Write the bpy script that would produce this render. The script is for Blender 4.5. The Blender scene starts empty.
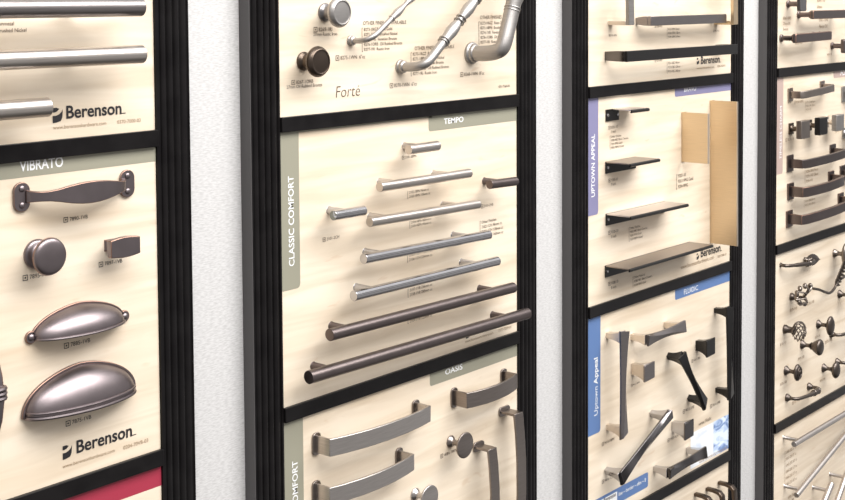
import bpy, bmesh, math, random
from mathutils import Vector, Matrix
random.seed(4)
sc = bpy.context.scene
COL = sc.collection

# ------------------------------------------------------------------ camera
cd = bpy.data.cameras.new('camera')
cd.sensor_width = 36; cd.lens = 56.8331; cd.shift_y = -0.20769
cd.clip_start = 0.05; cd.clip_end = 50
cam = bpy.data.objects.new('camera', cd); COL.objects.link(cam)
cam.matrix_world = Matrix(((0.641457, 0.046783, -0.765731, -1.021029),
    (-0.767132, 0.030836, -0.640747, -1.056506),
    (-0.006364, 0.998429, 0.055669, 0.127610),
    (0, 0, 0, 1)))
cd.dof.use_dof = True; cd.dof.focus_distance = 1.40; cd.dof.aperture_fstop = 60
sc.camera = cam

# ------------------------------------------------------------------ light and exposure
sc.view_settings.view_transform = 'Standard'; sc.view_settings.look = 'None'
sc.view_settings.gamma = 1; sc.view_settings.use_curve_mapping = False
sc.view_settings.exposure = 0.76
w = bpy.data.worlds.new('shop_surroundings'); sc.world = w; w.use_nodes = True
nt = w.node_tree; nt.nodes.clear()
tc = nt.nodes.new('ShaderNodeTexCoord'); sp = nt.nodes.new('ShaderNodeSeparateXYZ')
mr = nt.nodes.new('ShaderNodeMapRange'); mr.inputs[1].default_value = -1; mr.inputs[2].default_value = 1
rp = nt.nodes.new('ShaderNodeValToRGB'); bg = nt.nodes.new('ShaderNodeBackground'); wo = nt.nodes.new('ShaderNodeOutputWorld')
nt.links.new(tc.outputs['Generated'], sp.inputs[0]); nt.links.new(sp.outputs[2], mr.inputs[0])
nt.links.new(mr.outputs[0], rp.inputs[0]); nt.links.new(rp.outputs[0], bg.inputs[0]); nt.links.new(bg.outputs[0], wo.inputs[0])
el = rp.color_ramp.elements
el[0].position = 0.0; el[0].color = (.05, .045, .04, 1)
el[1].position = 1.0; el[1].color = (1.1, 1.1, 1.12, 1)
for p, c in ((.15, (.10, .095, .09, 1)), (.25, (.30, .29, .285, 1)), (.38, (.46, .45, .445, 1)), (.405, (.46, .45, .445, 1)), (.425, (.10, .095, .09, 1)), (.465, (.12, .115, .11, 1)), (.485, (.56, .55, .55, 1)), (.53, (.66, .65, .65, 1)), (.56, (.30, .29, .29, 1)), (.64, (.34, .33, .33, 1)), (.70, (.85, .84, .84, 1))):
    e = el.new(p); e.color = c
bg.inputs[1].default_value = 0.72
def area(name, loc, target, sx, sy, power, color=(1, 1, 1)):
    l = bpy.data.lights.new(name, 'AREA'); l.shape = 'RECTANGLE'; l.size = sx; l.size_y = sy; l.energy = power; l.color = color
    o = bpy.data.objects.new(name, l); COL.objects.link(o); o.location = loc
    o.rotation_euler = (Vector(target) - Vector(loc)).to_track_quat('-Z', 'Y').to_euler()
    return o
area('ceiling_light_near', (0.35, -1.05, 1.55), (0.4, 0, -.25), 3.4, .55, 36, (1, .985, .96))
area('ceiling_light_far', (0.9, -2.3, 1.9), (0.6, 0, -.2), 4.0, .8, 58, (1, .985, .965))

# ------------------------------------------------------------------ materials
def new_mat(name):
    m = bpy.data.materials.new(name); m.use_nodes = True
    return m, m.node_tree, m.node_tree.nodes['Principled BSDF']
def plain(name, col, rough=.5, metal=0., spec=.5, coat=0.):
    m, t, b = new_mat(name)
    b.inputs['Base Color'].default_value = (*col, 1); b.inputs['Roughness'].default_value = rough
    b.inputs['Metallic'].default_value = metal; b.inputs['Specular IOR Level'].default_value = spec
    b.inputs['Coat Weight'].default_value = coat
    return m
def noise_mat(name, c1, c2, scale=(1, 1, 1), nscale=20., rough=.5, metal=0., bump=0., lo=.35, hi=.65, rvar=0., detail=3., spec=.5):
    m, t, b = new_mat(name); N = t.nodes.new; L = t.links.new
    co = N('ShaderNodeTexCoord'); mp = N('ShaderNodeMapping'); mp.inputs['Scale'].default_value = scale
    no = N('ShaderNodeTexNoise'); no.inputs['Scale'].default_value = nscale; no.inputs['Detail'].default_value = detail
    ra = N('ShaderNodeValToRGB'); ra.color_ramp.elements[0].position = lo; ra.color_ramp.elements[1].position = hi
    ra.color_ramp.elements[0].color = (*c1, 1); ra.color_ramp.elements[1].color = (*c2, 1)
    L(co.outputs['Object'], mp.inputs[0]); L(mp.outputs[0], no.inputs[0]); L(no.outputs[0], ra.inputs[0]); L(ra.outputs[0], b.inputs['Base Color'])
    b.inputs['Roughness'].default_value = rough; b.inputs['Metallic'].default_value = metal; b.inputs['Specular IOR Level'].default_value = spec
    if rvar:
        r = N('ShaderNodeMapRange'); r.inputs[3].default_value = rough - rvar; r.inputs[4].default_value = rough + rvar
        L(no.outputs[0], r.inputs[0]); L(r.outputs[0], b.inputs['Roughness'])
    if bump:
        bu = N('ShaderNodeBump'); bu.inputs['Strength'].default_value = bump; bu.inputs['Distance'].default_value = .0005
        L(no.outputs[0], bu.inputs['Height']); L(bu.outputs[0], b.inputs['Normal'])
    return m
def wood_mat():
    m, t, b = new_mat('pale_maple'); N = t.nodes.new; L = t.links.new
    co = N('ShaderNodeTexCoord'); oi = N('ShaderNodeObjectInfo')
    ad = N('ShaderNodeVectorMath'); ad.operation = 'ADD'
    ml = N('ShaderNodeVectorMath'); ml.operation = 'SCALE'; ml.inputs[3].default_value = 7.
    cx = N('ShaderNodeCombineXYZ'); L(oi.outputs['Random'], cx.inputs[0]); L(oi.outputs['Random'], cx.inputs[2]); L(cx.outputs[0], ml.inputs[0])
    L(co.outputs['Object'], ad.inputs[0]); L(ml.outputs[0], ad.inputs[1])
    mp = N('ShaderNodeMapping'); mp.inputs['Scale'].default_value = (2.2, 1, 26); L(ad.outputs[0], mp.inputs[0])
    n1 = N('ShaderNodeTexNoise'); n1.inputs['Scale'].default_value = 2.2; n1.inputs['Detail'].default_value = 5; n1.inputs['Distortion'].default_value = .7
    L(mp.outputs[0], n1.inputs[0])
    mp2 = N('ShaderNodeMapping'); mp2.inputs['Scale'].default_value = (1.2, 1, 5.); L(ad.outputs[0], mp2.inputs[0])
    n2 = N('ShaderNodeTexNoise'); n2.inputs['Scale'].default_value = 3.; n2.inputs['Detail'].default_value = 2; L(mp2.outputs[0], n2.inputs[0])
    r1 = N('ShaderNodeValToRGB'); r1.color_ramp.elements[0].position = .3; r1.color_ramp.elements[1].position = .62
    r1.color_ramp.elements[0].color = (.67, .56, .43, 1); r1.color_ramp.elements[1].color = (.80, .70, .572, 1)
    r2 = N('ShaderNodeValToRGB'); r2.color_ramp.elements[0].position = .3; r2.color_ramp.elements[1].position = .7
    r2.color_ramp.elements[0].color = (.93, .90, .86, 1); r2.color_ramp.elements[1].color = (1, 1, 1, 1)
    L(n1.outputs[0], r1.inputs[0]); L(n2.outputs[0], r2.inputs[0])
    mx = N('ShaderNodeMix'); mx.data_type = 'RGBA'; mx.blend_type = 'MULTIPLY'; mx.inputs[0].default_value = 1
    L(r1.outputs[0], mx.inputs[6]); L(r2.outputs[0], mx.inputs[7])
    # a few reddish mineral streaks
    mp3 = N('ShaderNodeMapping'); mp3.inputs['Scale'].default_value = (9, 1, 30); L(ad.outputs[0], mp3.inputs[0])
    n3 = N('ShaderNodeTexNoise'); n3.inputs['Scale'].default_value = 1.6; n3.inputs['Detail'].default_value = 2; n3.inputs['Distortion'].default_value = 1.5; L(mp3.outputs[0], n3.inputs[0])
    r3 = N('ShaderNodeValToRGB'); r3.color_ramp.elements[0].position = .70; r3.color_ramp.elements[1].position = .76
    r3.color_ramp.elements[0].color = (0, 0, 0, 1); r3.color_ramp.elements[1].color = (.35, .35, .35, 1); L(n3.outputs[0], r3.inputs[0])
    m2 = N('ShaderNodeMix'); m2.data_type = 'RGBA'; m2.blend_type = 'MIX'; L(r3.outputs[0], m2.inputs[0]); L(mx.outputs[2], m2.inputs[6])
    m2.inputs[7].default_value = (.58, .40, .25, 1)
    L(m2.outputs[2], b.inputs['Base Color'])
    b.inputs['Roughness'].default_value = .5; b.inputs['Specular IOR Level'].default_value = .25
    return m
def picture_mat():
    m, t, b = new_mat('blue_picture_print'); N = t.nodes.new; L = t.links.new
    co = N('ShaderNodeTexCoord'); mp = N('ShaderNodeMapping'); mp.inputs['Rotation'].default_value = (0, .5, 0); mp.inputs['Scale'].default_value = (16, 1, 34)
    no = N('ShaderNodeTexNoise'); no.inputs['Scale'].default_value = 1.7; no.inputs['Detail'].default_value = 4; no.inputs['Distortion'].default_value = 1.2
    ra = N('ShaderNodeValToRGB'); e = ra.color_ramp.elements
    e[0].position = .36; e[0].color = (.16, .25, .48, 1); e[1].position = .56; e[1].color = (.72, .80, .92, 1)
    k = e.new(.45); k.color = (.42, .54, .76, 1)
    L(co.outputs['Object'], mp.inputs[0]); L(mp.outputs[0], no.inputs[0]); L(no.outputs[0], ra.inputs[0]); L(ra.outputs[0], b.inputs['Base Color'])
    b.inputs['Roughness'].default_value = .4
    return m
def metal(name, c, rough, brushed=0.):
    if brushed:
        return noise_mat(name, tuple(x * (1 - brushed) for x in c), tuple(min(1, x * (1 + brushed * .6)) for x in c), (30, 30, 900), 1.2, rough, 1., 0., .3, .7, .05)
    return noise_mat(name, tuple(x * .9 for x in c), c, (1, 1, 1), 60., rough, 1., 0., .3, .7, .03)
M = dict(
    wood=wood_mat(), wall=noise_mat('white_textured_wallcovering', (.47, .46, .455), (.585, .575, .57), (.4, 1, 2.0), 420., .85, 0., .25, .36, .60, 0., 4.),
    black=noise_mat('black_plastic', (.006, .0052, .0055), (.009, .008, .0082), (1, 1, 1), 30., .30, 0., 0., .4, .6, .05, 3., .15),
    sage=plain('sage_print', (.28, .268, .205), .5), lavender=plain('lavender_print', (.205, .195, .33), .5),
    blue=plain('blue_print', (.10, .18, .375), .5), red=plain('red_print', (.34, .026, .055), .5), rose=plain('rose_beige_print', (.45, .335, .295), .5),
    white=plain('white_ink', (.82, .82, .82), .5), ink=plain('black_ink', (.016, .014, .016), .5), tan_ink=plain('tan_ink', (.34, .24, .15), .5),
    brown_ink=plain('brown_ink', (.10, .065, .045), .5), grey_ink=plain('grey_ink', (.08, .065, .06), .5),
    picture=picture_mat(), picture_pale=noise_mat('pale_sketch_print', (.52, .60, .74), (.80, .82, .84), (10, 1, 16), 2.2, .4, 0., 0., .30, .48),
    nickel=metal('satin_nickel', (.54, .495, .46), .32, .10), nickel_soft=metal('warm_satin_nickel', (.70, .63, .56), .36),
    gunmetal=metal('gunmetal', (.27, .245, .24), .34, .1), pewter=metal('antique_pewter', (.40, .38, .365), .46, .1), pewter_dark=metal('dark_pewter', (.24, .23, .23), .32),
    chrome=metal('polished_chrome', (.52, .51, .52), .07), bronze=metal('oil_rubbed_bronze', (.17, .14, .135), .36), venetian=metal('venetian_bronze', (.235, .20, .205), .36),
    copper=metal('worn_copper_edge', (.36, .22, .17), .38), bronze_brown=metal('dark_brown_bronze', (.115, .088, .07), .33),
    oasis_dark=metal('brushed_dark_nickel', (.27, .235, .215), .32, .14), black_metal=plain('matte_black_metal', (.012, .011, .011), .3, .4),
    black_chrome=metal('black_chrome', (.14, .13, .13), .16), gold=metal('champagne_gold', (.70, .55, .37), .40, .06), gold_pale=metal('champagne_gold_foot', (.80, .62, .40), .35),
    tab_dark=metal('dark_satin_edge_pull', (.33, .285, .255), .36), tab_nickel=metal('nickel_edge_pull', (.66, .62, .61), .34),
    antique=metal('antique_ornate_bronze', (.135, .112, .098), .36), antique_nickel=metal('antique_ornate_nickel', (.24, .205, .18), .33), steel=metal('brushed_steel', (.62, .57, .535), .36),
    brushed=metal('brushed_nickel', (.50, .465, .44), .30, .12), side=plain('lit_side_grey', (.075, .070, .070), .5),  # side: lighter grey stands for light on the black frame's left face
)

# ------------------------------------------------------------------ mesh helpers (metres on the board, millimetres for depth d and radii)
def pt(p, d): return Vector((p[0], -d / 1000., p[1]))
def link(name, bm, mat, parent=None, origin=(0, 0, 0), bevel=0., seg=2, smooth=True, mats=None, sharp=38):
    bmesh.ops.recalc_face_normals(bm, faces=bm.faces)
    me = bpy.data.meshes.new(name)
    bmesh.ops.translate(bm, verts=bm.verts, vec=-Vector(origin))
    bm.to_mesh(me); bm.free()
    me.materials.append(M[mat])
    for k in (mats or []): me.materials.append(M[k])
    if smooth:
        for f in me.polygons: f.use_smooth = True
        me.set_sharp_from_angle(angle=math.radians(sharp))
    o = bpy.data.objects.new(name, me); COL.objects.link(o)
    if parent is not None: o.parent = parent
    else: o.location = origin
    if bevel:
        b = o.modifiers.new('round', 'BEVEL'); b.width = bevel / 1000.; b.segments = seg; b.limit_method = 'ANGLE'; b.angle_limit = math.radians(35)
        if mats: b.material = 1
    return o
def tag(o, label, cat, group=None, kind=None):
    if label: o['label'] = label
    if cat: o['category'] = cat
    if group: o['group'] = group
    if kind: o['kind'] = kind
    return o
class Thing:
    def __init__(s, name, p, label, cat, group=None):
        s.o = bpy.data.objects.new(name, None); s.o.empty_display_size = .01; COL.objects.link(s.o)
        s.loc = Vector((p[0], 0, p[1])); s.o.location = s.loc
        tag(s.o, label, cat, group)
    def part(s, name, bm, mat, parent=None, label=None, **k):
        o = link(name, bm, mat, parent or s.o, s.loc, **k)
        if label: o['label'] = label
        return o
def box(bm, x0, x1, y0, y1, z0, z1):
    v = [bm.verts.new((x, y, z)) for x in (x0, x1) for y in (y0, y1) for z in (z0, z1)]
    for f in ((0, 1, 3, 2), (4, 6, 7, 5), (0, 4, 5, 1), (2, 3, 7, 6), (0, 2, 6, 4), (1, 5, 7, 3)): bm.faces.new([v[i] for i in f])
    return bm
def loft(bm, rings, cap=True):
    R = [[bm.verts.new(q) for q in r] for r in rings]; n = len(R[0])
    for a, b in zip(R, R[1:]):
        for i in range(n): bm.faces.new((a[i], a[(i + 1) % n], b[(i + 1) % n], b[i]))
    if cap: bm.faces.new(R[0]); bm.faces.new(R[-1][::-1])
    return bm
def tube(bm, pts, r, n=16, cap=True, flat=None):
    pts = [Vector(p) for p in pts]
    if not hasattr(r, '__len__'): r = [r] * len(pts)
    T = [(pts[min(i + 1, len(pts) - 1)] - pts[max(i - 1, 0)]).normalized() for i in range(len(pts))]
    ref = Vector((0, 0, 1)) if abs(T[0].z) < .9 else Vector((1, 0, 0))
    u = (ref - T[0] * ref.dot(T[0])).normalized(); rings = []
    for p, t, q in zip(pts, T, r):
        u = (u - t * u.dot(t)).normalized(); v = t.cross(u)
        rings.append([p + (u * math.cos(2 * math.pi * k / n) + v * math.sin(2 * math.pi * k / n) * (flat or 1)) * (q / 1000.) for k in range(n)])
    return loft(bm, rings, cap)
def catmull(P_, k=6):
    out = []; n = len(P_)
    for i in range(n - 1):
        p0, p1, p2, p3 = (Vector(P_[max(i - 1, 0)]), Vector(P_[i]), Vector(P_[i + 1]), Vector(P_[min(i + 2, n - 1)]))
        for j in range(k):
            t = j / k
            out.append(.5 * ((2 * p1) + (p2 - p0) * t + (2 * p0 - 5 * p1 + 4 * p2 - p3) * t * t + (3 * p1 - p0 - 3 * p2 + p3) * t ** 3))
    out.append(Vector(P_[-1])); return out
def lathe(bm, c, prof, n=32, sx=1., sz=1., rot=0.):
    rings = []
    ca, sa = math.cos(rot), math.sin(rot)
    for r, d in prof:
        r = max(r, .02)
        ring = []
        for k in range(n):
            a = 2 * math.pi * k / n; x = math.cos(a) * r / 1000. * sx; z = math.sin(a) * r / 1000. * sz
            ring.append(Vector((c[0] + x * ca - z * sa, -d / 1000., c[1] + x * sa + z * ca)))
        rings.append(ring)
    return loft(bm, rings)
def smoothprof(p, k=4):
    return [(max(v.x, .02), v.y) for v in catmull([Vector((a, b, 0)) for a, b in p], k)]
def plate(bm, c, w, h, d0, d1, rad=None, n=6, ang=0.):
    """rounded rectangle plate standing d0..d1 off the board, w x h in mm"""
    rad = min(w, h) * .3 if rad is None else rad; rad = min(rad, w / 2 - .01, h / 2 - .01)
    o = []
    for cx, cz, a0 in ((w / 2 - rad, h / 2 - rad, 0), (-w / 2 + rad, h / 2 - rad, 90), (-w / 2 + rad, -h / 2 + rad, 180), (w / 2 - rad, -h / 2 + rad, 270)):
        for k in range(n + 1):
            a = math.radians(a0 + 90 * k / n); o.append((cx + rad * math.cos(a), cz + rad * math.sin(a)))
    ca, sa = math.cos(ang), math.sin(ang)
    rings = [[pt((c[0] + (x * ca - z * sa) / 1000., c[1] + (x * sa + z * ca) / 1000.), d) for x, z in o] for d in (d0, d1)]
    return loft(bm, rings)
def strap(bm, A, B, prof, t):
    """flat bar swept from A to B on the board. prof = (fraction along AB, depth mm, width mm); t = thickness mm"""
    A2 = Vector(A); B2 = Vector(B); L = (B2 - A2).length; u = (B2 - A2) / L; wv = Vector((-u.y, u.x))
    q = [Vector((f * L, d / 1000.)) for f, d, _ in prof]; rings = []
    for i in range(len(q)):
        e0 = (q[i] - q[i - 1]).normalized() if i else None; e1 = (q[i + 1] - q[i]).normalized() if i < len(q) - 1 else None
        n0 = Vector((-e0.y, e0.x)) if e0 else None; n1 = Vector((-e1.y, e1.x)) if e1 else None
        if n0 and n1:
            m = (n0 + n1); m = m / max(m.dot(n0), .3)
        else: m = n0 or n1
        ring = []
        for so, sw in ((.5, .5), (.5, -.5), (-.5, -.5), (-.5, .5)):
            s = q[i] + m * (so * t / 1000.); b = A2 + u * s.x + wv * (sw * prof[i][2] / 1000.)
            ring.append(Vector((b.x, -s.y, b.y)))
        rings.append(ring)
    return loft(bm, rings)
def along(A, B, f): return (A[0] + (B[0] - A[0]) * f, A[1] + (B[1] - A[1]) * f)
def dist(A, B): return math.hypot(B[0] - A[0], B[1] - A[1])
def nb(): return bmesh.new()

# ------------------------------------------------------------------ lettering
def text_bm(bm, s, A, width, rot=0., bold=0., shear=0., d=.35, line=1.0, icon=None, h=None):
    cu = bpy.data.curves.new('t', 'FONT'); cu.body = s; cu.size = 1; cu.offset = bold; cu.shear = shear; cu.resolution_u = 3; cu.space_line = line
    ob = bpy.data.objects.new('t', cu); me = bpy.data.meshes.new_from_object(ob)
    xs = [v.co.x for v in me.vertices]; x0 = min(xs); k = width / (max(xs) - x0); ca, sa = math.cos(rot), math.sin(rot)
    kz = k if h is None else h / 1000. / max(v.co.y for v in me.vertices)
    def place(x, z): return Vector((A[0] + x * ca - z * sa, -d / 1000., A[1] + x * sa + z * ca))
    vs = [bm.verts.new(place((v.co.x - x0) * k, v.co.y * kz)) for v in me.vertices]
    for p in me.polygons:
        try: bm.faces.new([vs[i] for i in p.vertices])
        except ValueError: pass
    bpy.data.objects.remove(ob); bpy.data.curves.remove(cu); bpy.data.meshes.remove(me)
    def rect(xa, xb, za, zb): bm.faces.new([bm.verts.new(place(*q)) for q in ((xa, za), (xb, za), (xb, zb), (xa, zb))])
    if icon:
        n = s.count('\n'); h = .95 * k; g = .35 * k
        if icon == 'box':
            a = -g - h; t = h * .12
            rect(a, a + h, -.15 * h, -.15 * h + t); rect(a, a + h, .85 * h - t, .85 * h); rect(a, a + t, -.15 * h + t, .85 * h - t); rect(a + h - t, a + h, -.15 * h + t, .85 * h - t)
            rect(a + .35 * h, a + .65 * h, .2 * h, .5 * h)
        else:
            t = h * .14; zb = -n * line * k - .2 * k
            g = .7 * k; rect(-g, -g + t, zb, .75 * k); rect(-g + t, -g + .3 * h, .75 * k - t, .75 * k); rect(-g + t, -g + .3 * h, zb, zb + t)
    return bm
def upward(bm):
    """make every print face look out of the board"""
    for f in bm.faces:
        f.normal_update()
        if f.normal.y > 0: f.normal_flip()
def print_part(board, name, bm, mat, label=None):
    upward(bm)
    me = bpy.data.meshes.new(name); bmesh.ops.translate(bm, verts=bm.verts, vec=-board.location); bm.to_mesh(me); bm.free(); me.materials.append(M[mat])
    o = bpy.data.objects.new(name, me); COL.objects.link(o); o.parent = board
    if label: o['label'] = label
    return o
def text(board, s, A, B, mat='brown_ink', up=False, name='printed_text', **k):
    return print_part(board, name, text_bm(nb(), s, A, dist(A, B), math.pi / 2 if up else 0., **k), mat)
def band(board, name, pts, mat, d=.15, label=None, corner=None):
    """flat printed patch; corner = (index of the corner to round, radius mm)"""
    o = []
    n = len(pts)
    for i, p in enumerate(pts):
        if corner and i in corner[0]:
            a = Vector(pts[i - 1]) - Vector(p); b = Vector(pts[(i + 1) % n]) - Vector(p); r = corner[1] / 1000.
            a = Vector(p) + a.normalized() * r; b = Vector(p) + b.normalized() * r
            for k in range(7):
                t = k / 6; o.append((1 - t) ** 2 * a + 2 * t * (1 - t) * Vector(p) + t * t * b)
        else: o.append(Vector(p))
    bm = nb(); bm.faces.new([bm.verts.new((q.x, -d / 1000., q.y)) for q in o])
    return print_part(board, name, bm, mat, label)
def logo(board, A, B, icon, url, code, cscale=1.):
    """brand mark: cut leaf-shaped tile, name in bold, web address and code below"""
    w_ = dist(A, B)
    text(board, 'Berenson', A, (A[0] + w_ * .93, A[1]), 'ink', name='brand_name', bold=.022)
    bm = nb(); x = A[0] + w_ * .93
    def quad(*q): bm.faces.new([bm.verts.new((a, -.00035, b)) for a, b in q])
    quad((x, A[1]), (x + w_ * .07, A[1]), (x + w_ * .07, A[1] + w_ * .012), (x, A[1] + w_ * .012))
    print_part(board, 'name_underline', bm, 'ink'); bm = nb()
    c, s_ = icon                                   # centre, half height in mm
    s_ /= 1000.
    def m(u, v): return (c[0] + u * s_, c[1] + v * s_)
    quad(m(-.75, .95), m(-.2, .98), m(.25, .8), m(-.1, .48), m(-.5, .38), m(-.75, .42))
    print_part(board, 'logo_tip', bm, 'ink'); bm = nb()
    quad(m(-.75, -.95), m(-.15, -.9), m(.45, -.75), m(.68, -.3), m(.75, .35), m(.72, .75), m(.6, .42), m(.2, .1), m(-.3, -.05), m(-.75, -.02))
    print_part(board, 'logo_tile', bm, 'ink')
    if url: text(board, 'www.berensonhardware.com', url[0], url[1], 'tan_ink', name='web_address')
    if code: text(board, code[0], code[1], code[2], 'tan_ink', name='board_code')

# ------------------------------------------------------------------ the wall and the four display frames
WALL_Y = .0145
bm = nb(); box(bm, -1.6, 3.4, WALL_Y, WALL_Y + .1, -1.3, .9)
tag(link('wall_back', bm, 'wall', smooth=False), 'white textured wall seen between the black display frames', 'wall', kind='structure')

RAIL = [(0.1965, 0.3207)[1], (0.1929, 0.0003)[1], (0.1893, -0.3233)[1], (0.1856, -0.6553)[1], (0.1818, -0.9933)[1]]   # top edges of the rails
INNER = [(-.6195, -.1745), (-.0045, .4395), (.6135, 1.0630), (1.2395, 1.6850)]
STILE = 42.5
def stile_profile():
    q = [(0, -WALL_Y * 1000 + .3), (0, 2.2), (2.6, 2.6), (3.4, .9), (5.0, .9)]
    x = 5.2
    for k in range(4):
        wk = 8.3
        for j in range(7):
            a = math.pi * j / 6; q.append((x + wk * .5 - wk * .42 * math.cos(a), 1.0 + (2.6 if k < 3 else 1.8) * math.sin(a)))
        x += wk + .55
        q.append((x - .5, .2))
    q[-1] = (STILE - 1.6, 1.4); q += [(STILE - 1.2, 2.4), (STILE, 2.4), (STILE, -WALL_Y * 1000 + .3)]
    return q
PROF = stile_profile()
FRAME_LABEL = ['black fluted display frame at the left edge holding the bronze cup pulls', 'black fluted display frame holding the row of nine slim bar pulls',
               'black fluted display frame holding flat edge pulls and gold vertical pulls', 'black fluted display frame at the right edge holding ornate knobs']
frames = []
for (L_, R_), lab in zip(INNER, FRAME_LABEL):
    zt, zb = RAIL[0] + .03, RAIL[4] - .05
    t = Thing('display_rack', ((L_ + R_) / 2, zb), lab, 'display frame', 'display frames along the wall')
    for side, x0 in ((-1, L_), (1, R_)):
        bm = nb(); loft(bm, [[Vector((x0 + side * x / 1000., -d / 1000., z)) for x, d in PROF] for z in (zb, zt)])
        t.part('stile', bm, 'black', sharp=50)
    bm = nb(); box(bm, L_ - STILE / 1000. - .0012, L_ - STILE / 1000. - .0001, -.0018, WALL_Y - .0005, zb, zt); t.part('lit_side_sheet', bm, 'side', smooth=False)  # added sheet; its lighter grey paints the light caught by the left side
    for z in RAIL:
        bm = nb(); box(bm, L_ + .0002, R_ - .0002, -.0052, -.0006, z - .0168, z)
        # a shallow lip over the fluted stile at the right end
        t.part('rail', bm, 'black', bevel=.7, seg=2)
    bm = nb(); box(bm, L_ + .0002, R_ - .0002, .0046, WALL_Y - .0005, zb + .002, zt - .002)
    t.part('back_panel', bm, 'black', smooth=False)
    frames.append(t)

def board(fi, row, label):
    L_, R_ = INNER[fi]; zt, zb = RAIL[row] - .0095, RAIL[row + 1] - .0085
    bm = nb(); box(bm, L_ + .0004, R_ - .0004, 0, .0042, zb, zt)
    o = link('display_board', bm, 'wood', None, ((L_ + R_) / 2, 0, zb), bevel=.3, seg=1, smooth=False)
    return tag(o, label, 'display board', 'maple sample boards in the display frames')
def zr(row): return RAIL[row] - .0095          # print starts behind the rail

def head(b, fi, row, p, mat, x0=None, x1=None, rad=4.):
    """coloured band along the top of a board; p = a point on its lower edge"""
    L_, R_ = INNER[fi]
    xa = L_ + .0005 if x0 is None else x0; xb = R_ - .0005 if x1 is None else x1
    return band(b, 'header_band', [(xa, zr(row)), (xa, p[1]), (xb, p[1]), (xb, zr(row))], mat, corner=None if x0 is None else ([1], rad))
def sideband(b, fi, row, xr, zb, mat, rad=5.):
    L_, R_ = INNER[fi]
    return band(b, 'side_band', [(L_ + .0005, zr(row)), (L_ + .0005, zb), (xr, zb), (xr, zr(row))], mat, corner=([2], rad))

# ---- first frame (left edge of the photograph)
b = board(0, 0, 'maple board with three thick straight pulls above the sage VIBRATO header')
logo(b, (-0.2794, 0.0190), (-0.2110, 0.0182), ((-0.2889, 0.0226), 7.4), ((-0.2942, 0.0097), (-0.2343, 0.0099)), ('0370-7000-03', (-0.2213, 0.0095), (-0.1929, 0.0099)))
text(b, '8270-1GM Gunmetal\n8270-1BPN Brushed Nickel', (-0.3751, 0.1074), (-0.3204, 0.1100), 'brown_ink', line=1.25, icon='list')
b = board(0, 1, 'maple board headed VIBRATO with bronze cup pulls and a round knob')
head(b, 0, 1, (-0.2652, -0.0316), 'sage')
text(b, 'VIBRATO', (-0.3308, -0.0257), (-0.2841, -0.0262), 'white', name='heading', bold=.018, h=9.6)
text(b, '7890-1VB', (-0.2782, -0.0781), (-0.2578, -0.0774), 'ink', icon='box')
text(b, '7895-1VB', (-0.3229, -0.1259), (-0.3009, -0.1263), 'ink', icon='box')
text(b, '7897-1VB', (-0.2393, -0.1266), (-0.2185, -0.1264), 'ink', icon='box')
text(b, '7885-1VB', (-0.2801, -0.1976), (-0.2579, -0.1977), 'ink', icon='box')
text(b, '7875-1VB', (-0.2802, -0.2721), (-0.2585, -0.2716), 'ink', icon='box')
logo(b, (-0.2759, -0.3014), (-0.2056, -0.3046), ((-0.2863, -0.2973), 6.9), ((-0.2919, -0.3118), (-0.2319, -0.3129)), ('0204-70VB-03', (-0.2213, -0.3125), (-0.1908, -0.3127)))
b = board(0, 2, 'maple board with crimson header band in the bottom left corner')
head(b, 0, 2, (-0.1999, -0.3616), 'red')

# ---- second frame
b = board(1, 0, 'maple board lettered Forté with knobs and curved tubular pulls')
text(b, 'Forté', (0.0862, 0.0165), (0.1269, 0.0171), 'brown_ink', name='heading', bold=-.012, shear=.12)
text(b, '8269-1RI', (0.0591, 0.0932), (0.0811, 0.0944), icon='box'); text(b, '27mm Rustic Iron', (0.0502, 0.0881), (0.0893, 0.0901))
text(b, '8267-1ORB', (0.0226, 0.0356), (0.0494, 0.0364), icon='box'); text(b, '27mm Oil Rubbed Bronze', (0.0077, 0.0310), (0.0638, 0.0322))
text(b, '8275-1WN  6"cc', (0.0944, 0.0599), (0.1365, 0.0613), icon='box')
text(b, '8270-1WN  6"cc', (0.1879, 0.0230), (0.2305, 0.0237), icon='box')
text(b, '8268-1WN  8"cc', (0.3246, 0.0300), (0.3669, 0.0309), icon='box')
text(b, '001-7560-01', (0.3986, 0.0105), (0.4232, 0.0109))
fin = '8273-1RGZ  Rose Gold\n8271-1BPN  Brushed Nickel\n8274-1VB  Venetian Bronze\n8276-1ORB  Oil Rubbed Bronze\n8277-1RI  Rustic Iron'
text(b, 'OTHER FINISHES AVAILABLE', (0.1335, 0.0991), (0.2109, 0.1024)); text(b, fin, (0.1348, 0.0919), (0.2034, 0.0946), icon='list', line=1.12)
text(b, 'OTHER FINISHES AVAILABLE', (0.2266, 0.0666), (0.3043, 0.0686)); text(b, fin, (0.2229, 0.0599), (0.2933, 0.0614), icon='list', line=1.12)
text(b, 'OTHER FINISHES AVAILABLE', (0.3588, 0.1026), (0.4385, 0.1055)); text(b, fin, (0.3594, 0.0953), (0.4316, 0.0975), icon='list', line=1.12)
b = board(1, 1, 'maple board headed TEMPO and CLASSIC COMFORT with nine slim bar pulls')
sideband(b, 1, 1, (0.0256, -0.0945)[0], (0.0095, -0.1934)[1], 'sage', 6)
band(b, 'rail_shadow_line', [((0.0252, -0.0945)[0], zr(1)), ((0.0252, -0.0945)[0], RAIL[1] - .0190), ((0.2594, -0.0294)[0], RAIL[1] - .0190), ((0.2594, -0.0294)[0], zr(1))], 'sage')  # sage strip painted in place of the thin shadow line under the rail
head(b, 1, 1, (0.3366, -0.0359), 'sage', (0.2526, -0.0289)[0])
text(b, 'CLASSIC COMFORT', (0.0165, -0.1671), (0.0181, -0.0661), 'white', up=True, name='side_heading', bold=.012, h=8.4)
text(b, 'TEMPO', (0.2828, -0.0287), (0.3227, -0.0286), 'white', name='heading', bold=.02, h=7.0)
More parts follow.
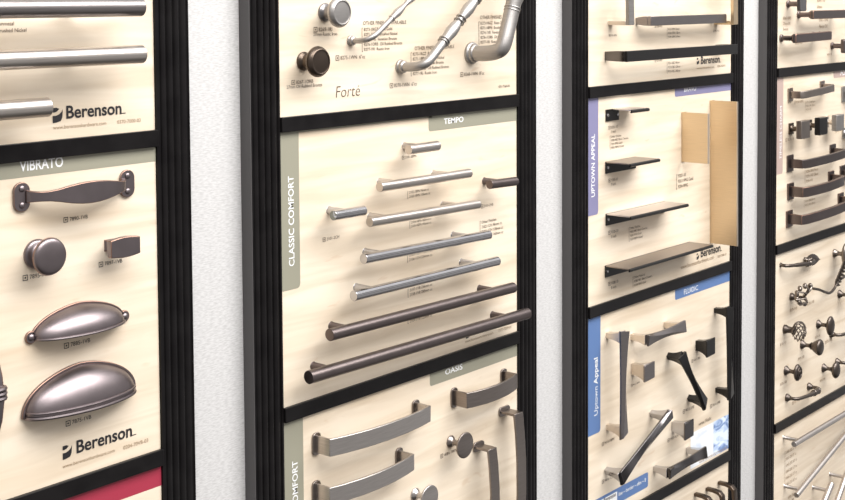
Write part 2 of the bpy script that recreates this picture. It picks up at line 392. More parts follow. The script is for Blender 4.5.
for A, B, s, ic in (((0.2073, -0.0653), (0.2281, -0.0654), '2101-2BPN', 'box'), ((0.2143, -0.1093), (0.2547, -0.1100), '2102-1BPN 96mm cc\n2103-1BPN 128mm cc', 'list'),
                    ((0.2177, -0.1466), (0.2563, -0.1474), '2104-1BPN 160mm cc\n2105-1BPN 192mm cc', 'list'), ((0.0685, -0.1463), (0.0892, -0.1470), '2101-2CH', 'box'),
                    ((0.3658, -0.1448), (0.3855, -0.1451), '2101-2VB', 'box'), ((0.3603, -0.1658), (0.4077, -0.1659), 'Other Finishes\n2102-1CH 96mm cc\n2103-1CH 128mm cc\n2104-1CH 160mm cc', 'list'),
                    ((0.2135, -0.1869), (0.2579, -0.1875), '2105-1CH 192mm cc\n2106-1CH 224mm cc', 'list'), ((0.2140, -0.2304), (0.2575, -0.2313), '2107-1VB 256mm cc\n2108-1VB 288mm cc', 'list'),
                    ((0.2135, -0.2692), (0.2571, -0.2703), '2109-1VB 320mm cc', 'list')):
    text(b, s, A, B, 'brown_ink', icon=ic, line=1.15)
logo(b, (0.3398, -0.3095), (0.4160, -0.3104), ((0.3305, -0.3060), 6.4), ((0.3241, -0.3171), (0.3845, -0.3181)), ('0377-7000-01', (0.3966, -0.3170), (0.4252, -0.3170)))
b = board(1, 2, 'maple board headed OASIS with broad arched strap pulls')
sideband(b, 1, 2, (0.0272, -0.3792)[0], (0.0042, -0.5125)[1], 'sage', 6)
head(b, 1, 2, (0.3386, -0.3580), 'sage', (0.2520, -0.3496)[0])
text(b, 'CLASSIC COMFORT', (0.0176, -0.4916), (0.0193, -0.3879), 'white', up=True, name='side_heading', bold=.012, h=8.4)
text(b, 'OASIS', (0.2825, -0.3500), (0.3181, -0.3509), 'white', name='heading', bold=.015, h=7.2)
text(b, '4084-1WN', (0.2795, -0.4549), (0.3052, -0.4574), icon='box')

# ---- third frame
b = board(2, 0, 'maple board with rectangular gold, nickel and black pulls above BRAVO header')
for A, B, s, ic in (((0.6770, 0.0724), (0.6938, 0.0731), '9204-1BPN', 'box'), ((0.8116, 0.0828), (0.8286, 0.0834), '9206-4PB', 'box'), ((0.8475, 0.0776), (0.8859, 0.0794), '9207-1BPN 96mm\n9208-1BPN 128mm\n9209-1BPN 160mm', 'list'),
                    ((1.0028, 0.0720), (1.0188, 0.0726), '9205-1MG', 'box'), ((0.8119, 0.0293), (0.8290, 0.0296), '9210-4PB', 'box'), ((0.8479, 0.0238), (0.8864, 0.0248), '9211-1BC 96mm\n9212-1BC 128mm\n9213-1BC 160mm', 'list')):
    text(b, s, A, B, 'brown_ink', icon=ic, line=1.25)
logo(b, (0.9555, 0.0198), (1.0262, 0.0209), ((0.9459, 0.0247), 5.6), ((0.9413, 0.0116), (1.0018, 0.0124)), ('0386-7000-01', (1.0131, 0.0120), (1.0418, 0.0124)))
b = board(2, 1, 'maple board headed UPTOWN APPEAL with flat edge pulls and two gold pulls')
sideband(b, 2, 1, (0.6435, -0.0943)[0], (0.6269, -0.1895)[1], 'lavender', 6)
head(b, 2, 1, (0.9639, -0.0296), 'lavender', (0.8700, -0.0281)[0])
text(b, 'UPTOWN APPEAL', (0.6338, -0.1621), (0.6337, -0.0699), 'white', up=True, name='side_heading', bold=.012, h=9.5)
text(b, 'BRAVO', (0.8999, -0.0230), (0.9400, -0.0227), 'white', name='heading', bold=.012, h=8)
for A, B, s, ic in (((0.6788, -0.0655), (0.6971, -0.0654), '9201-10\n1 inch', 'box'), ((0.6788, -0.0793), (0.7272, -0.0790), 'Other Finishes\n9200-9BC Black Chrome\n9201-9MG Gold\n9202-9BPN Nickel', 'list'), ((0.6790, -0.1447), (0.6973, -0.1449), '9202-10\n3 inch', 'box'),
                    ((0.8815, -0.1606), (0.9312, -0.1604), '9203-10\n9203-9MG Gold\n9204-9MG', 'list'), ((0.6792, -0.2234), (0.6990, -0.2240), '9205-10\n5 inch', 'box'), ((0.7337, -0.2245), (0.7844, -0.2258), 'Other Finishes\n9205-9BC Black Chrome\n9206-9MG Gold\n9207-9BPN Nickel', 'list'),
                    ((0.6794, -0.3006), (0.6993, -0.3015), '9208-10\n8 inch', 'box'), ((0.7458, -0.3025), (0.8002, -0.3049), 'Other Finishes\n9208-9BC Black Chrome\n9209-9MG Gold', 'list')):
    text(b, s, A, B, 'brown_ink', icon=ic, line=1.15)
logo(b, (0.9586, -0.3019), (1.0336, -0.3020), ((0.9486, -0.2990), 5.4), ((0.8910, -0.3115), (1.0043, -0.3123)), ('0389-7000-01', (1.0183, -0.3120), (1.0491, -0.3122)))
b = board(2, 2, 'maple board headed FLUIDIC with twisted pulls and a blue picture print')
sideband(b, 2, 2, (0.6502, -0.4394)[0], (0.6327, -0.5173)[1], 'blue', 6)
head(b, 2, 2, (0.9676, -0.3590), 'blue', (0.8734, -0.3520)[0])
text(b, 'Uptown', (0.6420, -0.4898), (0.6419, -0.4466), 'white', up=True, name='side_heading'); text(b, 'Appeal', (0.6419, -0.4429), (0.6419, -0.4029), 'white', up=True, name='side_heading', bold=.02)
text(b, 'FLUIDIC', (0.9023, -0.3548), (0.9496, -0.3559), 'white', name='heading', bold=.006, h=8)
for A, B, s in (((0.6618, -0.5401), (0.6886, -0.5428), '9410-1BPN'), ((0.7437, -0.4692), (0.7631, -0.4702), '9411-1BPN'), ((0.9361, -0.4729), (0.9584, -0.4746), '9412-1MB'), ((0.9098, -0.5513), (0.9386, -0.5532), '9413-1MB'), ((1.0034, -0.5648), (1.0305, -0.5672), '9414-1MB'),
                ((0.8591, -0.5858), (0.8852, -0.5877), '9415-1CH'), ((0.6619, -0.5976), (0.6860, -0.5992), '9416-1CH')):
    text(b, s, A, B, 'brown_ink', icon='box')
xa, xb, xc = (0.9272, -0.6026)[0], (1.0074, -0.6235)[0], (1.0795, -0.6246)[0]; za, zb_ = (1.0020, -0.5921)[1], (1.0027, -0.6521)[1]
band(b, 'sketch_print', [(xa, zb_), (xb - .0003, zb_), (xb - .0003, za), (xa, za)], 'picture_pale', label='pale line sketch print')
band(b, 'picture_print', [(xb, zb_), (min(xc, INNER[2][1] - .001), zb_), (min(xc, INNER[2][1] - .001), za), (xb, za)], 'picture', label='blue toned picture print')
text(b, 'series: Fluidic', (0.9548, -0.5857), (0.9984, -0.5884), 'brown_ink'); text(b, 'www.berensonhardware.com', (0.9569, -0.6509), (1.0575, -0.6571), 'tan_ink', name='web_address')
zt_, zb2 = (0.7119, -0.6176)[1], (0.7655, -0.6416)[1]
band(b, 'footer_band', [(INNER[2][0] + .0006, zb2), ((0.7899, -0.6310)[0], zb2), ((0.7899, -0.6310)[0], zt_), (INNER[2][0] + .0006, zt_)], 'blue', corner=([1, 2], 4.5), label='blue rounded footer band')
band(b, 'name_patch', [((0.6508, -0.6173)[0], zb2 - .006), ((0.6975, -0.6202)[0], zb2 - .006), ((0.6975, -0.6202)[0], (0.6946, -0.6222)[1]), ((0.6508, -0.6173)[0], (0.6946, -0.6222)[1])], 'white', d=.25, label='white name patch')
text(b, 'Berenson', (0.6595, -0.6282), (0.6935, -0.6290), 'grey_ink', bold=.02, d=.4, name='brand_name')
text(b, 'line ~ border ~ slim ~ 8', (0.7018, -0.6308), (0.7825, -0.6318), 'white', d=.4, bold=.01)
b = board(2, 3, 'maple board with a sage header above three bronze arched pulls')
head(b, 2, 3, (0.9262, -0.6712), 'sage')

# ---- fourth frame (right edge)
b = board(3, 0, 'maple board with collared bronze pulls at the top right corner')
for A, B, s in (((1.2660, 0.0880), (1.2998, 0.0890), '8060-10RB\n27mm Oil\nBronze'), ((1.4246, 0.0818), (1.4667, 0.0830), '8061-10RB\n96mm Oil\nBronze'), ((1.3181, 0.0413), (1.3487, 0.0419), '8062-1VB'), ((1.4637, 0.0152), (1.4875, 0.0160), '8063-1VB'), ((1.4145, 0.1192), (1.4516, 0.1202), '8064-1VB\n64mm')):
    text(b, s, A, B, 'tan_ink', line=1.3)
b = board(3, 1, 'maple board with rose side band reading TIMELESS CHARM and angular bronze pulls')
sideband(b, 3, 1, (1.2696, -0.0958)[0], (1.2590, -0.1942)[1], 'rose', 5)
head(b, 3, 1, (1.5525, -0.0302), 'rose', (1.4960, -0.0298)[0])
text(b, 'TIMELESS CHARM', (1.2643, -0.1671), (1.2624, -0.0696), 'white', up=True, name='side_heading'); text(b, 'ASPEN', (1.5276, -0.0266), (1.5877, -0.0267), 'white', name='heading')
for A, B, s, ic in (((1.3248, -0.0688), (1.3556, -0.0670), '9230-1BPN', 'box'), ((1.3691, -0.0720), (1.4099, -0.0708), '9231-10RB 96mm\n9232-1VB 128mm\n9233-1VB', 'list'), ((1.2896, -0.1361), (1.3175, -0.1359), '9234-1VB', 'box'), ((1.3661, -0.1381), (1.3886, -0.1377), '9235-1VB', 'box'), ((1.4393, -0.1373), (1.4629, -0.1369), '9236-1MB', 'box'), ((1.5159, -0.1372), (1.5405, -0.1368), '9237-1WN', 'box'),
                    ((1.3721, -0.2041), (1.4270, -0.2036), '9238-10RB 96mm\n9239-1VB 128mm\n9240-1VB', 'list'), ((1.3689, -0.2598), (1.4144, -0.2595), '9241-10RB 96mm\n9242-1VB 128mm', 'list')):
    text(b, s, A, B, 'tan_ink', icon=ic, line=1.2)
b = board(3, 2, 'maple board with small ornate bronze knobs and leaf pulls')
for A, B in (((1.3070, -0.4585), (1.3377, -0.4585)), ((1.3825, -0.4601), (1.4146, -0.4609)), ((1.2653, -0.5143), (1.2909, -0.5150)), ((1.3442, -0.5581), (1.3712, -0.5592)), ((1.2667, -0.5896), (1.2946, -0.5903)), ((1.4467, -0.6228), (1.4705, -0.6234)), ((1.3195, -0.6380), (1.3550, -0.6395)), ((1.4210, -0.5317), (1.4444, -0.5325)), ((1.4687, -0.5521), (1.5026, -0.5529))):
    text(b, '8570-1VB', A, B, 'tan_ink')
b = board(3, 3, 'maple board with long slanted steel bar pulls, lower right corner')
text(b, '1040-2SS 5" cc\n1041-2SS 8" cc\n1042-2SS 10" cc\n1043-2SS 12" cc\n1044-2SS 15" cc\n1045-2SS 18" cc', (1.2952, -0.7253), (1.3435, -0.7267), 'tan_ink', line=1.6, icon='list')
text(b, '1046-2SS\n1047-2SS', (1.3057, -0.8143), (1.3321, -0.8156), 'tan_ink', line=1.4)

# ------------------------------------------------------------------ hardware builders (each piece is screwed to the front of its board)
def bar_pull(label, A, B, d, dia, mat, over=None, post=9., single=False, group=None, collar=False, postmat=None, cat='bar pull', hollow=False):
    """round bar from A to B at depth d, on one or two posts"""
    B = along(A, B, 1 - .00055 * dia / dist(A, B))
    mid = along(A, B, .5); t = Thing('bar_pull', mid, label, cat, group)
    bm = nb(); tube(bm, [pt(A, d), pt(B, d)], dia / 2, 28); t.part('bar', bm, mat, bevel=.5, sharp=50)
    L = dist(A, B) * 1000
    fs = [.5] if single else [over / L, 1 - over / L]
    for f in fs:
        c = along(A, B, f); bm = nb()
        lathe(bm, c, [(post / 2 + .6, 0), (post / 2, .8), (post / 2 * .96, d - dia * .3)], 20); t.part('post', bm, postmat or mat, sharp=50)
    return t
def u_pull(label, A, B, d, wid, thick, mat, group, footw=None, bevel=.7, post_flare=1., barmat=None, mats=None, name='cabinet_pull'):
    """square-cornered pull: flat bar between two legs"""
    t = Thing(name, along(A, B, .5), label, 'cabinet pull', group)
    bm = nb(); h = thick / 2000. / dist(A, B)
    strap(bm, A, B, [(-h, d, wid), (1 + h, d, wid)], thick); t.part('bar', bm, barmat or mat, bevel=bevel, mats=mats)
    for f, sgn in ((0, 1), (1, -1)):
        u = Vector((B[0] - A[0], B[1] - A[1])).normalized(); wv = Vector((-u.y, u.x)); c = Vector(along(A, B, f)); rings = []
        e = d - thick * .5
        for q in (0, .12, .3, .55, .8, 1.):
            hw = wid / 2 * (1 - (1 - q) ** 2 * (1 - 1 / post_flare)) * .98; ht = thick / 2 * (1 + .5 * (1 - post_flare) * 0)
            rings.append([Vector((k.x, -e * q / 1000., k.y)) for k in (c + u * ht / 1000 + wv * hw / 1000, c - u * ht / 1000 + wv * hw / 1000, c - u * ht / 1000 - wv * hw / 1000, c + u * ht / 1000 - wv * hw / 1000)])
        bm = nb(); loft(bm, rings); t.part('post', bm, mat, bevel=bevel * .7)
    return t
def strap_pull(label, A, B, prof, thick, mat, group, foot=None, bevel=.6, mats=None, footmat=None, name='cabinet_pull', cat='cabinet pull', screws=None):
    t = Thing(name, along(A, B, .5), label, cat, group)
    ang = math.atan2(B[1] - A[1], B[0] - A[0])
    if foot:
        for f in (0, 1):
            c = along(A, B, f); bm = nb(); plate(bm, c, foot[0], foot[1], 0, foot[2], foot[3], ang=ang)
            fo = t.part('foot_plate', bm, footmat or mat, bevel=.5, mats=mats)
            if screws:
                for s_ in (-1, 1):
                    sc_ = (c[0], c[1] + s_ * screws / 1000.); bm = nb(); lathe(bm, sc_, [(2.9, foot[2]), (2.8, foot[2] + .8), (1.9, foot[2] + 1.5), (.1, foot[2] + 1.7)], 16); t.part('screw', bm, footmat or mat, parent=fo) if False else sub(t, fo, 'screw', bm, footmat or mat)
    bm = nb(); strap(bm, A, B, prof, thick); t.part('strap', bm, mat, bevel=bevel, mats=mats, sharp=60)
    return t
def sub(t, parent, name, bm, mat, **k):
    o = link(name, bm, mat, parent, t.loc, **k); return o
def knob(label, c, base, head_, mat, group, hm=None, sx=1., sz=1., rot=0., n=36, rim=None, name='knob_pull', ring=None):
    t = Thing(name, c, label, 'cabinet knob', group)
    bm = nb(); lathe(bm, c, smoothprof(base), 28); t.part('stem', bm, mat, sharp=60)
    bm = nb(); lathe(bm, c, smoothprof(head_), n, sx, sz, rot); h = t.part('knob_head', bm, hm or mat, sharp=60)
    if ring: 
        for r, d, q in ring:
            bm = nb(); tube(bm, [Vector((c[0] + r / 1000. * math.cos(a) * sx, -d / 1000., c[1] + r / 1000. * math.sin(a) * sz)) for a in [2 * math.pi * k / 40 for k in range(41)]], q, 8); sub(t, h, 'rim', bm, rim or mat)
    return t

# ---------------- first frame, top board: three thick straight pulls
G = 'thick straight pulls on the top left board'
def thick(label, B, y0, mat):
    A = (B[0] - .42, B[1]); t = bar_pull(label, A, B, 36, 17.6, mat, over=58, post=8.5, group=G, postmat='nickel_soft'); return t
thick('thick gunmetal straight pull cut by the top edge, uppermost of three', (-0.2086, 0.1227), 9, 'gunmetal')
thick('thick satin nickel straight pull just below the gunmetal one', (-0.2084, 0.0779), 59, 'nickel')
thick('thick satin nickel pull ending beside the leaf-shaped logo tile', (-0.3142, 0.0344), 112, 'nickel')

# ---------------- first frame, VIBRATO board
G = 'bronze hardware on the VIBRATO board'
A, B = (-0.3304, -0.0492), (-0.2119, -0.0497)
strap_pull('dark bronze bowed handle on two screwed oval feet, below the VIBRATO heading', A, B,
           [(.045, 2.4, 12), (.06, 5.5, 10.5), (.085, 9.5, 9.5), (.12, 13, 9), (.17, 16, 9.4), (.24, 18.8, 12), (.33, 21.2, 16.5), (.42, 22.8, 19.5), (.5, 23.3, 20.5), (.58, 22.8, 20), (.67, 21.2, 18), (.76, 18.8, 14.5), (.83, 16, 11.5), (.88, 13, 10), (.915, 9.5, 10), (.94, 5.5, 10.8), (.955, 2.4, 12)], 4.2, 'venetian', G,
           foot=(17, 27, 2.6, 8), bevel=.6, mats=['copper'], screws=7.6)
knob('round flat-faced dark bronze knob under the bowed handle', (-0.3149, -0.1039), [(14, 0), (14, 1.5), (12.5, 3.5), (8, 5.5), (6.6, 10), (7.5, 15), (11, 17)],
     [(8, 16.5), (15, 17.5), (17, 19.5), (17, 22), (14.5, 24), (8, 25.2), (0, 25.6)], 'venetian', G, ring=[(16.9, 20, .7)], rim='copper')
t = Thing('knob_pull', (-0.2306, -0.1074), 'small rectangular dark bronze knob to the right of the round one', 'cabinet knob', G)
c = (-0.2306, -0.1074)
bm = nb(); loft(bm, [[pt((c[0] + x * k / 1000, c[1] + z * k2 / 1000), d) for x, z in ((-9, -6), (9, -6), (9, 6), (-9, 6))] for d, k, k2 in ((0, 1, 1), (2, .85, .85), (8, .7, .72), (15, 1.1, 1))]); t.part('stem', bm, 'venetian', bevel=.6, mats=['copper'])
bm = nb()
rows = []
for d, k in ((15, .93), (18, 1), (22.5, .985)):
    rows.append([pt((c[0] + x * k / 1000, c[1] + z * k / 1000), d) for x, z in [(-17.5, -8.2)] + [(-17.5 + 35 * q / 8, -8.2 - 1.9 * math.sin(math.pi * q / 8)) for q in range(1, 8)] + [(17.5, -8.2), (17.5, 8.2)] + [(17.5 - 35 * q / 8, 8.2 + 1.9 * math.sin(math.pi * q / 8)) for q in range(1, 8)] + [(-17.5, 8.2)]])
loft(bm, rows); t.part('knob_head', bm, 'venetian', bevel=.6, seg=2, mats=['copper'])

def cup_pull(label, A, B, H, D, lip, ears, G):
    c = along(A, B, .5); Wd = dist(A, B) * 500.; t = Thing('cup_pull', c, label, 'cup pull', G)
    def q(x, d, z): return Vector((c[0] + x / 1000., -d / 1000., c[1] + z / 1000.))
    nu, nv = 36, 14
    def shell(s, drop=0.):
        g = []
        for j in range(nv + 1):
            v = math.pi / 2 * j / nv; row = []
            for i in range(nu + 1):
                u = math.pi * i / nu; cu, su = -math.cos(u), math.sin(u)
                e = abs(cu) ** 1.25 * (1 if cu > 0 else -1)
                row.append(q(e * Wd * s * (1 - .03 * math.sin(v)), (D + 0) * math.sin(v) * su ** .8 * s, H * su ** .9 * math.cos(v) * s - drop * 0))
            g.append(row)
        return g
    bm = nb(); go, gi = shell(1.), shell(.955)
    vo = [[bm.verts.new(p) for p in r] for r in go]; vi = [[bm.verts.new(p) for p in r] for r in gi]
    for j in range(nv):
        for i in range(nu):
            for vv, fl in ((vo, 0), (vi, 1)):
                f = (vv[j][i], vv[j][i + 1], vv[j + 1][i + 1], vv[j + 1][i])
                try: bm.faces.new(f if not fl else f[::-1])
                except ValueError: pass
    for a, b_ in ((0, 0), (nv, 1)):
        for i in range(nu):
            try: bm.faces.new((vo[a][i], vo[a][i + 1], vi[a][i + 1], vi[a][i]))
            except ValueError: pass
    bmesh.ops.remove_doubles(bm, verts=bm.verts, dist=1e-5)
    t.part('cup', bm, 'venetian', sharp=60)
    # flange against the board
    bm = nb(); pts = [(-abs(math.cos(math.pi * i / 40)) ** 1.25 * (1 if i < 20 else -1) * Wd, H * math.sin(math.pi * i / 40) ** .9) for i in range(41)]
    rings = []
    for x, z in pts:
        k1 = 1 + lip[0] / Wd; k2 = 1 + lip[0] / H
        rings.append([q(x, 0, z), q(x * k1, 0, z * k2), q(x * k1, lip[1], z * k2), q(x * .985, lip[1], z * .985)])
    loft(bm, rings); t.part('flange', bm, 'venetian', bevel=.6, mats=['copper'])
    # rolled front lip
    bm = nb(); tube(bm, [q(-math.copysign(abs(math.cos(math.pi * i / 36)) ** 1.25, math.cos(math.pi * i / 36)) * Wd * .965, D * math.sin(math.pi * i / 36) ** .8 * .99 + .5, 0.0 if not ears else .3) for i in range(37)], 1.3 if ears else 2.0, 8); t.part('lip', bm, 'venetian')
    if not ears:
        bm = nb(); tube(bm, [q(-math.copysign(abs(math.cos(math.pi * i / 36)) ** 1.25, math.cos(math.pi * i / 36)) * Wd * .97, D * math.sin(math.pi * i / 36) ** .8 * .985 + .5, 4.6) for i in range(37)], 1.2, 8); t.part('bead', bm, 'venetian')
    else:
        for s_ in (-1, 1):
            bm = nb(); lathe(bm, (c[0] + s_ * (Wd + 1.5) / 1000., c[1] + .0025), [(6, 0), (6, 1.8), (5.4, 2.4)], 24); e = t.part('ear', bm, 'venetian', bevel=.4, mats=['copper'])
            bm = nb(); lathe(bm, (c[0] + s_ * (Wd + 1.5) / 1000., c[1] + .0025), [(3.2, 2.4), (3.1, 3.2), (2, 4.2), (.1, 4.5)], 18); sub(t, e, 'screw', bm, 'venetian')
    return t
cup_pull('smaller dark bronze cup pull with a screw at each end', (-0.3221, -0.1770), (-0.2200, -0.1880), 24.5, 25, (1.8, 2.4), True, G)
cup_pull('larger dark bronze cup pull with a double lip, above the logo', (-0.3337, -0.2521), (-0.2087, -0.2548), 37, 27, (2.2, 3.2), False, G)
A, B = (-0.3740, -0.1724), (-0.3767, -0.2705)
t = strap_pull('dark bronze upright pull with ringed middle cut by the left edge', A, B, [(0, 2, 8), (.02, 9, 9), (.1, 16, 10), (.3, 22, 13), (.5, 24, 15), (.7, 22, 13), (.9, 16, 10), (.98, 9, 9), (1, 2, 8)], 6, 'venetian', G, foot=(13, 20, 2.5, 6), bevel=1.5, mats=['copper'])
for k in (-4.2, 0, 4.2):
    m = along(A, B, .45); bm = nb(); tube(bm, [Vector((m[0] + 8.2e-3 * math.cos(a), -.024 + 5.5e-3 * math.sin(a), m[1] + k / 1000.)) for a in [2 * math.pi * i / 28 for i in range(29)]], 2.3, 8); t.part('ring', bm, 'venetian')

# ---------------- second frame, Forté board
G = 'knobs and tubular pulls on the Forté board'
kb = [(10.4, 0), (10.6, 2), (9.2, 3.4), (6.9, 6), (6.6, 12), (7.6, 16), (10.8, 18)]
kh = [(8.8, 17.5), (14.6, 18.5), (17.0, 21.5), (17.0, 24.5), (14.4, 28), (12.8, 28.3), (12.4, 27.6), (6.6, 27.9), (0, 28)]
knob('worn pewter knob with a ringed face in the top left of the Forté board', (0.0691, 0.1144), kb, kh, 'pewter_dark', G, hm='pewter')
knob('dark brown rubbed bronze knob above the Forté lettering', (0.0342, 0.0604), kb, kh, 'bronze_brown', G)
def forte(label, base, dirp, d, r, flange, reach, rings, bulge, tail, mat='pewter'):
    """tubular pull: flanged foot, bend, long bar with rings and a swell, mirrored far foot"""
    u = Vector((dirp[1][0] - dirp[0][0], dirp[1][1] - dirp[0][1])).normalized(); L = tail
    t = Thing('tubular_pull', base, label, 'cabinet pull', G)
    far = (base[0] + u.x * L / 1000., base[1] + u.y * L / 1000.)
    def at(s, dd): return Vector((base[0] + u.x * s / 1000., -dd / 1000., base[1] + u.y * s / 1000.))
    raw = [at(0, 1), at(0, d * .45), at(2.5, d * .78), at(10, d * .97), at(reach, d)]
    path = catmull(raw, 6); rr = [r] * len(path); n0 = len(path)
    far_raw = [at(L - reach, d), at(L - 10, d * .97), at(L - 2.5, d * .78), at(L, d * .45), at(L, 1)]
    ctrl = [(bulge[0] - bulge[1], r), (bulge[0] - bulge[1] * .5, r * 1.18), (bulge[0], r * bulge[2]), (bulge[0] + bulge[1] * .5, r * 1.25), (bulge[0] + bulge[1], r * .9), (L / 2, r * .8)]
    ctrl = [c for c in ctrl if c[0] > reach + 1]
    full = ctrl + [(L - s, q) for s, q in reversed(ctrl[:-1])]
    for s, q in full: path.append(at(s, d)); rr.append(q)
    fp = catmull(far_raw, 6); path += fp; rr += [r] * len(fp)
    bm = nb(); tube(bm, path, rr, 20); t.part('tube', bm, mat, sharp=70)
    for c in (base, far):
        bm = nb(); lathe(bm, c, smoothprof(flange), 28); t.part('flange', bm, mat, sharp=60)
    for s, q in rings + [(L - s, q) for s, q in rings]:
        bm = nb(); c = at(s, d); v = Vector((-u.y, 0, u.x)); yv = Vector((0, 1, 0))
        tube(bm, [c + (v * math.cos(a) + yv * math.sin(a)) * (q / 1000.) for a in [2 * math.pi * k / 28 for k in range(29)]], 1.0, 8); t.part('ring', bm, mat)
    return t
forte('thin tubular pewter pull rising beside the ringed pewter knob', (0.1120, 0.0813), ((0.1175, 0.0834), (0.1927, 0.1326)), 30, 3.3, [(6.2, 0), (6.4, 1.5), (5.2, 3), (5.2, 5), (3.2, 6.5)], 20, [(46, 3.4)], (58, 14, 1.5), 150)
forte('medium tubular pewter pull with ringed swell, middle of the three curved ones', (0.1992, 0.0474), ((0.2009, 0.0479), (0.3052, 0.1311)), 38, 5.7, [(8.6, 0), (8.8, 2), (7.4, 4), (7.4, 7), (5.4, 9)], 26, [(46, 6.5), (50, 6.7), (86, 6.3)], (67, 17, 1.36), 178)
forte('thickest tubular pewter pull curving up at the right of the Forté board', (0.3394, 0.0590), ((0.3412, 0.0613), (0.3684, 0.1321)), 50, 10, [(14.0, 0), (14.2, 3), (12, 5), (11.6, 8), (9.4, 10)], 36, [(58, 9.9), (62, 10.1)], (84, 16, 1.2), 205)

# ---------------- second frame, TEMPO board: nine bar pulls
G = 'slim bar pulls on the TEMPO board'
bar_pull('short satin nickel bar knob at the top under the TEMPO heading', (0.1789, -0.0500), (0.2401, -0.0499), 30, 12, 'nickel', single=True, group=G)
bar_pull('satin nickel bar pull second from the top of the TEMPO board', (0.1266, -0.0887), (0.3024, -0.0901), 30, 11.6, 'nickel', over=34, group=G)
bar_pull('short dark bronze bar knob against the right stile of the TEMPO board', (0.3383, -0.1093), (0.4017, -0.1113), 30, 11.6, 'bronze', single=True, group=G)
bar_pull('short polished chrome bar knob beside the CLASSIC COMFORT side band', (0.0484, -0.1120), (0.1056, -0.1127), 30, 11.4, 'chrome', single=True, group=G)
bar_pull('satin nickel bar pull right of the short chrome knob', (0.1089, -0.1275), (0.3206, -0.1317), 30, 11.6, 'nickel', over=34, group=G)
bar_pull('polished chrome bar pull, upper of the two long chrome ones', (0.0981, -0.1686), (0.3432, -0.1739), 30, 12, 'chrome', over=36, group=G)
bar_pull('polished chrome bar pull, lower of the two long chrome ones', (0.0807, -0.2085), (0.3612, -0.2107), 30, 12.2, 'chrome', over=37, group=G)
bar_pull('dark bronze bar pull directly above the longest one', (0.0408, -0.2456), (0.3967, -0.2515), 30, 14, 'bronze', over=34, group=G)
bar_pull('longest dark bronze bar pull, lowest on the TEMPO board, crossing the right stile', (0.0069, -0.2861), (0.4292, -0.2918), 30, 15, 'bronze', over=38, group=G)

# ---------------- second frame, OASIS board
G = 'strap pulls and knobs on the OASIS board'
def arch(cr, mid, w_): return [(0, 1.5, w_), (0, cr, w_), (.12, cr + (mid - cr) * .45, w_), (.3, cr + (mid - cr) * .86, w_), (.5, mid, w_), (.7, cr + (mid - cr) * .86, w_), (.88, cr + (mid - cr) * .45, w_), (1, cr, w_), (1, 1.5, w_)]
FOOT = (13, 26, 2.4, 5)
strap_pull('wide brushed nickel arched strap pull, upper left on the OASIS board', (0.0470, -0.3770), (0.2229, -0.3809), arch(23, 33, 20), 3.2, 'brushed', G, foot=FOOT, footmat='oasis_dark')
strap_pull('wide brushed nickel arched strap pull, just below the upper left one', (0.0462, -0.4326), (0.1910, -0.4329), arch(23, 32, 20), 3.2, 'brushed', G, foot=FOOT, footmat='oasis_dark')
strap_pull('dark brushed arched strap pull under the OASIS heading', (0.2996, -0.3831), (0.4066, -0.3817), arch(22, 31, 20), 3.2, 'oasis_dark', G, foot=FOOT)
FV = (13, 22, 2.4, 5)
strap_pull('upright dark strap pull against the right stile of the OASIS board', (0.4031, -0.6328), (0.4077, -0.4267), arch(24, 31, 19), 3.2, 'oasis_dark', G, foot=(13, 24, 2.4, 5))
strap_pull('upright dark strap pull beside the round dark knob', (0.3453, -0.6365), (0.3504, -0.4601), arch(23, 30, 18), 3.2, 'oasis_dark', G, foot=(13, 23, 2.4, 5))
ob = [(8.0, 0), (8.0, 1.2), (6.6, 3), (4, 6), (3.6, 11), (4.8, 16), (8, 19)]
oh = [(6, 18.5), (12, 20), (15.8, 22), (16.4, 23.4), (15.6, 24.8), (8, 26), (0, 26.4)]
knob('round dark disc knob left of the upright strap pull', (0.2928, -0.4389), ob, oh, 'oasis_dark', G)
knob('round brushed nickel disc knob cut by the bottom edge', (0.2214, -0.4869), ob, oh, 'brushed', G)

# ---------------- third frame, top board: rectangular pulls
G = 'rectangular pulls on the third frame top board'
u_pull('upright flat nickel pull at the top left of its board', (0.6761, 0.0920), (0.6739, 0.1910), 34, 15, 6, 'nickel_soft', G, post_flare=1.15, barmat='pewter')
u_pull('level gunmetal flat pull between the nickel and gold uprights', (0.7513, 0.0937), (0.9902, 0.0942), 24, 14.5, 6, 'gunmetal', G, post_flare=1.5, barmat='gunmetal')
u_pull('upright gold flat pull at the right of its board, cut by the top edge', (1.0072, 0.0869), (1.0034, 0.2212), 34, 15, 6, 'gold_pale', G, post_flare=1.2, barmat='gold')
u_pull('long level black flat pull above the logo', (0.6632, 0.0435), (1.0085, 0.0434), 36, 16, 5, 'black_chrome', G, post_flare=1.2, barmat='black_metal')

